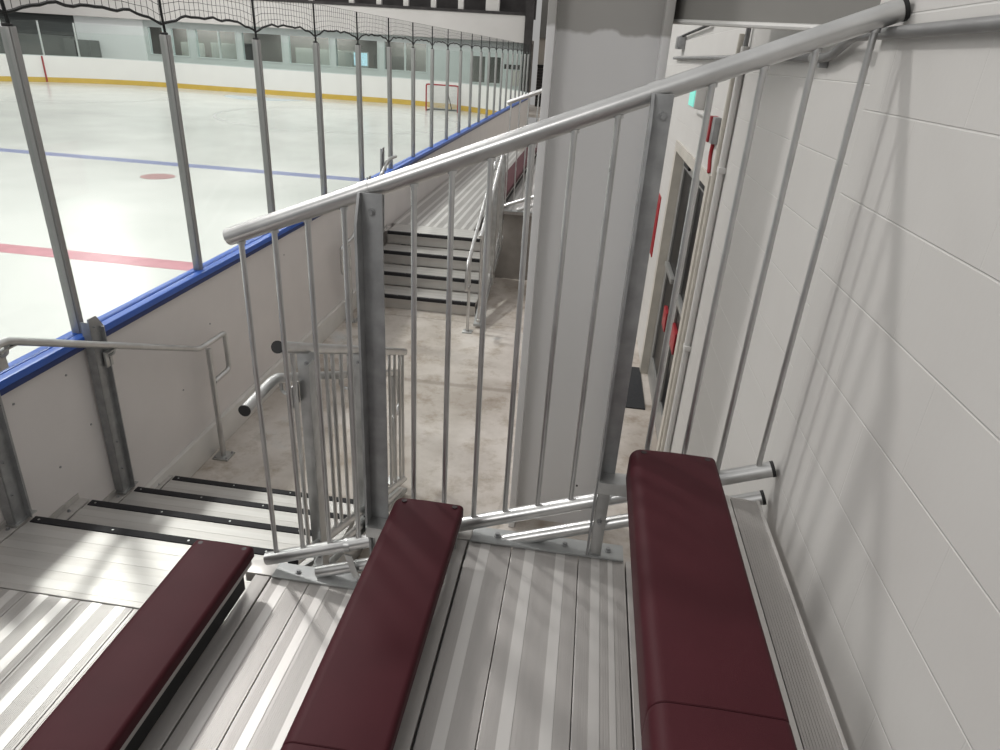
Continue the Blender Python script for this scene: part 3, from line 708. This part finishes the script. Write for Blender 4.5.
def walkway(ymap, label, y0=-1.2):
    t = thing('walkway_deck', label, 'walkway', (-1.7, (ymap(.5) if ymap else .5), -2.08))
    z = -2.03; xs = [-2.395, -2.245, -2.018, -1.792, -1.567, -1.342]
    for a, b in zip(xs, xs[1:]):
        m = MB(ymap); m.box(a+.0012, b-.0012, y0, 1.754, z-.045, z-.0017, .002)
        w = b-a
        for s0, s1 in (((.24, .42), (.68, .86)) if w > .2 else ((.3, .6),)): m.m(1).box(a+w*s0, a+w*s1, y0, 1.753, z-.01, z)
        m.m(0); x = a+.012
        while x < b-.012:
            u = (x-a)/w
            if not (.23 < u < .43 or .67 < u < .87): m.box(x, x+.0032, y0, 1.753, z-.003, z-.0007)
            x += .0062
        m.build('plank', ['alu', 'alu_strip'], t, smooth=False)
    MB(ymap).box(-2.39, -1.345, y0, 1.75, z-.048, z-.0455).build('interlock', 'galv_dull', t, smooth=False)
    for yy in (-.9, .4, 1.6):
        m = MB(ymap); m.box(-2.38, -1.345, yy, yy+.05, z-.11, z-.046)
        for xx in (-2.3, -1.42): m.box(xx, xx+.05, yy, yy+.05, FL, z-.11)
        m.build('under_frame', 'galv_dull', t)
    return t

# near bleacher
deck_row(None, 0, 0, 'ribbed aluminium footboards between the middle and right benches')
deck_row(None, -.715, -.285, 'ribbed aluminium footboards between the left and middle benches', x_to=.41)
walkway(None, 'ribbed aluminium walkway left of the left bench, with bright patches')
bench(None, .209, .452, -1.012, 'maroon padded bench nearest the block wall')
bench(None, -.499, -.273, -1.292, 'maroon padded bench in the middle of the foreground')
bench(None, -1.222, -1.001, -1.583, 'maroon padded bench at the lower left, beside the walkway')
rb = thing('rear_footboard', 'narrow aluminium plank between the right bench and block wall', 'plank', (.56, .4, -1.22))
m = MB(); m.box(.492, .535, -1.2, 1.765, -1.225, -1.181, .002); m.m(1).box(.494, .533, -1.2, 1.765, -1.19, -1.178); m.m(0)
m.box(.537, .622, -1.2, 1.765, -1.225, -1.181, .003)
x = .542
while x < .607: m.box(x, x+.0035, -1.2, 1.76, -1.183, -1.1800); x += .0065
m.m(1).box(.612, .622, -1.2, 1.765, -1.20, -1.176, .003); m.m(0)
m.build('plank', ['alu', 'alu_strip'], rb, smooth=False)
m = MB()
for yy in (-.9, .4, 1.5): m.box(.50, .55, yy, yy+.05, FL, -1.226)
m.build('leg_frame', 'galv_dull', rb)
guard(None, 'near sloped galvanised guard railing in front of the white column')
stairs(None, 'near aluminium steps with black nosings going down by the boards')
stair_guard(None, 'low galvanised railing along the near steps, behind the guard railing')
stair_handrail(None, 'pipe handrail with black end cap beside the near step railing')
board_handrail(None, 'pipe handrail on the boards beside the near steps')
board_post(None, 2.14, -2.02, 'steel upright on the boards at the left edge of the photo')
board_post(None, 2.807, -2.315, 'steel upright on the boards behind the near handrail')

# far bleacher, mirrored across the gangway
deck_row(FAR, 0, 0, 'top footboards of the far bleacher', y0=-5)
deck_row(FAR, -.715, -.285, 'lower footboards of the far bleacher', y0=-5, x_to=.41)
walkway(FAR, 'far aluminium walkway above the far steps', y0=-6)
for (x0, x1, z, lab) in ((.212, .452, -1.017, 'maroon bench at the top of the far bleacher, hidden by the column'), (-.490, -.264, -1.300, 'maroon bench on the far bleacher seen under the near rail'),
                         (-1.213, -.977, -1.588, 'lowest maroon bench of the far bleacher beside the far walkway')):
    bench(FAR, x0, x1, z, lab, ynear=-5, legs=(.3, -.8, -3))
guard(FAR, 'far sloped galvanised guard railing left of the column')
stairs(FAR, 'far aluminium steps with black nosings')
stair_guard(FAR, 'railing beside the far steps')
stair_handrail(FAR, 'handrail on the right of the far steps')
board_handrail(FAR, 'handrail on the boards beside the far steps')
board_post(FAR, 2.28, -2.02, 'steel upright on the boards at the top of the far steps', zt=-1.05)
board_post(FAR, 2.80, -2.30, 'steel upright on the boards midway down the far steps')
struct(MB(FAR).box(-1.05, -.30, 1.66, 1.69, FL, -1.80).box(-.30, .69, 1.66, 1.69, FL, -1.52).build('trim_5', 'skirt', smooth=False), 'brown-grey skirt panel under the far bleacher', 'trim')

# ------------------------------------------------------------------ door and fittings on the right wall
dr = MB()
dr.box(.685, .82, 5.80, 5.92, FL, -.567).box(.685, .82, 4.05, 4.13, FL, -.567).box(.685, .82, 4.13, 5.80, -.64, -.567)
o = struct(dr.build('door_1', 'cream', smooth=False), 'cream framed dark double door in the block wall', 'door')
part(MB().box(.74, .80, 4.93, 5.05, FL, -.64).build('mullion', 'cream', o), 'cream centre mullion')
for y0, y1, p0, p1, ptop in ((5.05, 5.80, 5.16, 5.36, -1.80), (4.13, 4.93, 4.56, 4.80, -1.74)):
    m = MB(); m.box(.755, .79, y0, y0+.05, FL+.01, -.645).box(.755, .79, y1-.12, y1, FL+.01, -.645).box(.755, .79, y0+.05, y1-.12, -.75, -.645).box(.755, .79, y0+.05, y1-.12, FL+.01, FL+.22)
    lf = part(m.build('door_leaf', 'doorgrey', o), 'grey stiles of the leaf')
    part(MB().box(.768, .776, y0+.05, y1-.12, FL+.22, -.75).build('glazing', 'darkglass', lf), 'dark glass')
    part(MB().box(.73, .767, y0+.12, y1-.1, -1.56, -1.52, .004).build('push_bar', 'doorgrey', lf), 'push bar')
    part(MB().box(.742, .767, p0, p1, ptop-.16, ptop, .003).build('plate', 'red', lf), 'small red plate')
    MB().box(.735, .767, y0+.25, y0+.55, -.72, -.65, .005).build('closer', 'black', lf)
o = tag(MB().box(.690, .6999, 6.46, 7.02, -1.70, -1.13, .002).build('red_sign', 'red'), 'red sign on the block wall left of the door', 'sign')
fm = tag(MB().box(.12, .69, 5.06, 5.90, FL, FL+.012, .004).build('door_mat', 'mat'), 'charcoal door mat on the concrete in front of the door', 'mat')
ex = thing('exit_sign', 'green-lit exit sign box above the double door', 'sign', (.66, 4.95, -.27))
MB().box(.634, .6995, 4.80, 5.10, -.262, -.12, .004).build('housing', 'paint_white', ex)
part(MB().box(.628, .634, 4.82, 5.08, -.252, -.13).build('lit_face', 'exit', ex), 'lit green face')
MB().box(.66, .6995, 4.5, 4.80, -.285, -.265, .004).build('bracket', 'paint_white', ex)
al = thing('fire_alarm', 'red and grey fire alarm box right of the exit sign', 'alarm', (.68, 4.15, -.42))
part(MB().box(.655, .6995, 4.17, 4.24, -.40, -.26, .004).build('face', 'red', al), 'red face'); MB().box(.665, .6995, 4.08, 4.168, -.40, -.26, .004).build('box', 'galv_dull', al)
part(MB().tube(fillet([(.69, 4.16, -.40), (.69, 4.18, -.47), (.69, 4.12, -.56)], .03), .011, 8).build('cable', 'red', al), 'red cable')
wp = thing('wall_pipe', 'white painted vertical pipe beside the door', 'pipe', (.68, 3.70, FL))
MB().tube([(.68, 3.70, FL), (.68, 3.70, .09)], .019, 14).build('tube', 'paint_white', wp)
MB().tube([(.68, 3.70, .09), (.68, 3.70, .22)], .012, 10).build('upper_conduit', 'cable', wp)
for zz in (-.5, -1.5): MB().box(.662, .6995, 3.67, 3.73, zz, zz+.03, .003).build('clip', 'paint_white', wp)
tag(MB().tube(fillet([(.683, 3.88, FL), (.683, 3.88, -.9), (.683, 3.90, -.3), (.683, 3.86, .15)], .2), .014, 10).build('wall_pipe', 'cream'), 'thin cream vertical pipe between door and white pipe', 'pipe')
cd = thing('conduit', 'grey horizontal conduit with a jog on the block wall, meeting the rail end', 'conduit', (.63, 2, .04))
MB().tube(fillet([(.636, -2.4, .088), (.636, 2.02, .088), (.672, 2.20, .075), (.672, 2.32, .040), (.672, 7.0, .040)], .05), .013, 12).build('tube', 'cable', cd)
MB().tube([(.672, 2.44, .04), (.672, 2.48, .04)], .017, 12).build('coupling', 'galv', cd)
for yy in (2.40, 3.3): MB().box(.672, .6995, yy, yy+.02, .012, .030, .002).build('clip', 'galv_dull', cd)
jb = thing('junction_box', 'small dark junction box high on the wall right of the column', 'box', (.68, 6.6, .10))
MB().box(.64, .6995, 6.5, 6.72, .11, .21, .006).build('body', 'galv_dull', jb); MB().box(.636, .64, 6.52, 6.70, .12, .20, .002).build('cover', 'cable', jb)
MB().tube([(.672, 6.6, .21), (.672, 5.0, .235)], .01, 8).build('feed', 'black', jb)

# ------------------------------------------------------------------ camera
cam = bpy.data.cameras.new('camera'); co = bpy.data.objects.new('camera', cam); C.objects.link(co)
R = ((0.9892, 0.135, 0.0566), (0.1093, -0.4243, -0.8989), (-0.0973, 0.8954, -0.4345))
r, dn, fw = (Vector(v).normalized() for v in R)
co.matrix_world = Matrix(((r.x, -dn.x, -fw.x, 0), (r.y, -dn.y, -fw.y, 0), (r.z, -dn.z, -fw.z, H), (0, 0, 0, 1)))
cam.sensor_width = 36; cam.sensor_fit = 'HORIZONTAL'; cam.lens = 668.5/1000*36; cam.clip_start = .02; cam.clip_end = 200
bpy.context.scene.camera = co

# ------------------------------------------------------------------ light
w = bpy.data.worlds.new('hall'); bpy.context.scene.world = w; w.use_nodes = True
wn = w.node_tree; WN = wn.nodes; WL = wn.links; bg = WN['Background']      # a dim hall: darker towards the floor, brighter towards the lit roof
tcw = WN.new('ShaderNodeTexCoord'); sw = WN.new('ShaderNodeSeparateXYZ'); WL.new(tcw.outputs['Generated'], sw.inputs['Vector'])
rw = WN.new('ShaderNodeValToRGB'); WL.new(sw.outputs['Z'], rw.inputs['Fac'])
mrw = WN.new('ShaderNodeMapRange'); mrw.inputs['From Min'].default_value = -1; WL.new(sw.outputs['Z'], mrw.inputs['Value']); WL.new(mrw.outputs['Result'], rw.inputs['Fac'])
e = rw.color_ramp.elements; e[0].position = .30; e[0].color = (.22, .215, .21, 1); e[1].position = .80; e[1].color = (1., .99, .97, 1)
x = e.new(.50); x.color = (.53, .525, .515, 1); x = e.new(.62); x.color = (.68, .675, .66, 1)
WL.new(rw.outputs['Color'], bg.inputs['Color']); bg.inputs['Strength'].default_value = .64
def lamp(x, y, z, p, sx=.9, sy=.9, col=(1, .98, .95), aim=None):
    l = bpy.data.lights.new('arena_and_fill_lamp', 'AREA'); l.shape = 'RECTANGLE'; l.size = sx; l.size_y = sy; l.energy = p; l.color = col
    o = bpy.data.objects.new('arena_and_fill_lamp', l); C.objects.link(o); o.location = (x, y, z+H)
    if aim: o.rotation_euler = (Vector(aim) - Vector((x, y, z))).to_track_quat('-Z', 'Y').to_euler()
    return o
lamp(-6.6, 7.4, 6.2, 620, .7, .7); lamp(-6.6, 2.6, 6.2, 150, 4, 4)
lamp(-6.6, 15.5, 6.2, 260, 2, 2); lamp(-6.6, 24, 6.2, 300, 2, 2)
for x in (-14, -22):
    for y, p in ((2, 240), (10, 240), (18, 240), (28, 380)): lamp(x, y, 6.2, p, 2, 2)
lamp(-5.0, -7.0, 5.0, 190, 3, 3, aim=(-.5, 3, -1))  # unseen fill lamp added behind the camera to brighten the column
for x in (-21, -15, -9): lamp(x, 37.3, .42, 120, 4, 1.4)  # unseen lamps added in the lobby to brighten the window interiors

vs = bpy.context.scene.view_settings
bpy.context.scene.display_settings.display_device = 'sRGB'
vs.view_transform = 'Standard'; vs.look = 'None'; vs.gamma = 1; vs.use_curve_mapping = False; vs.exposure = 0
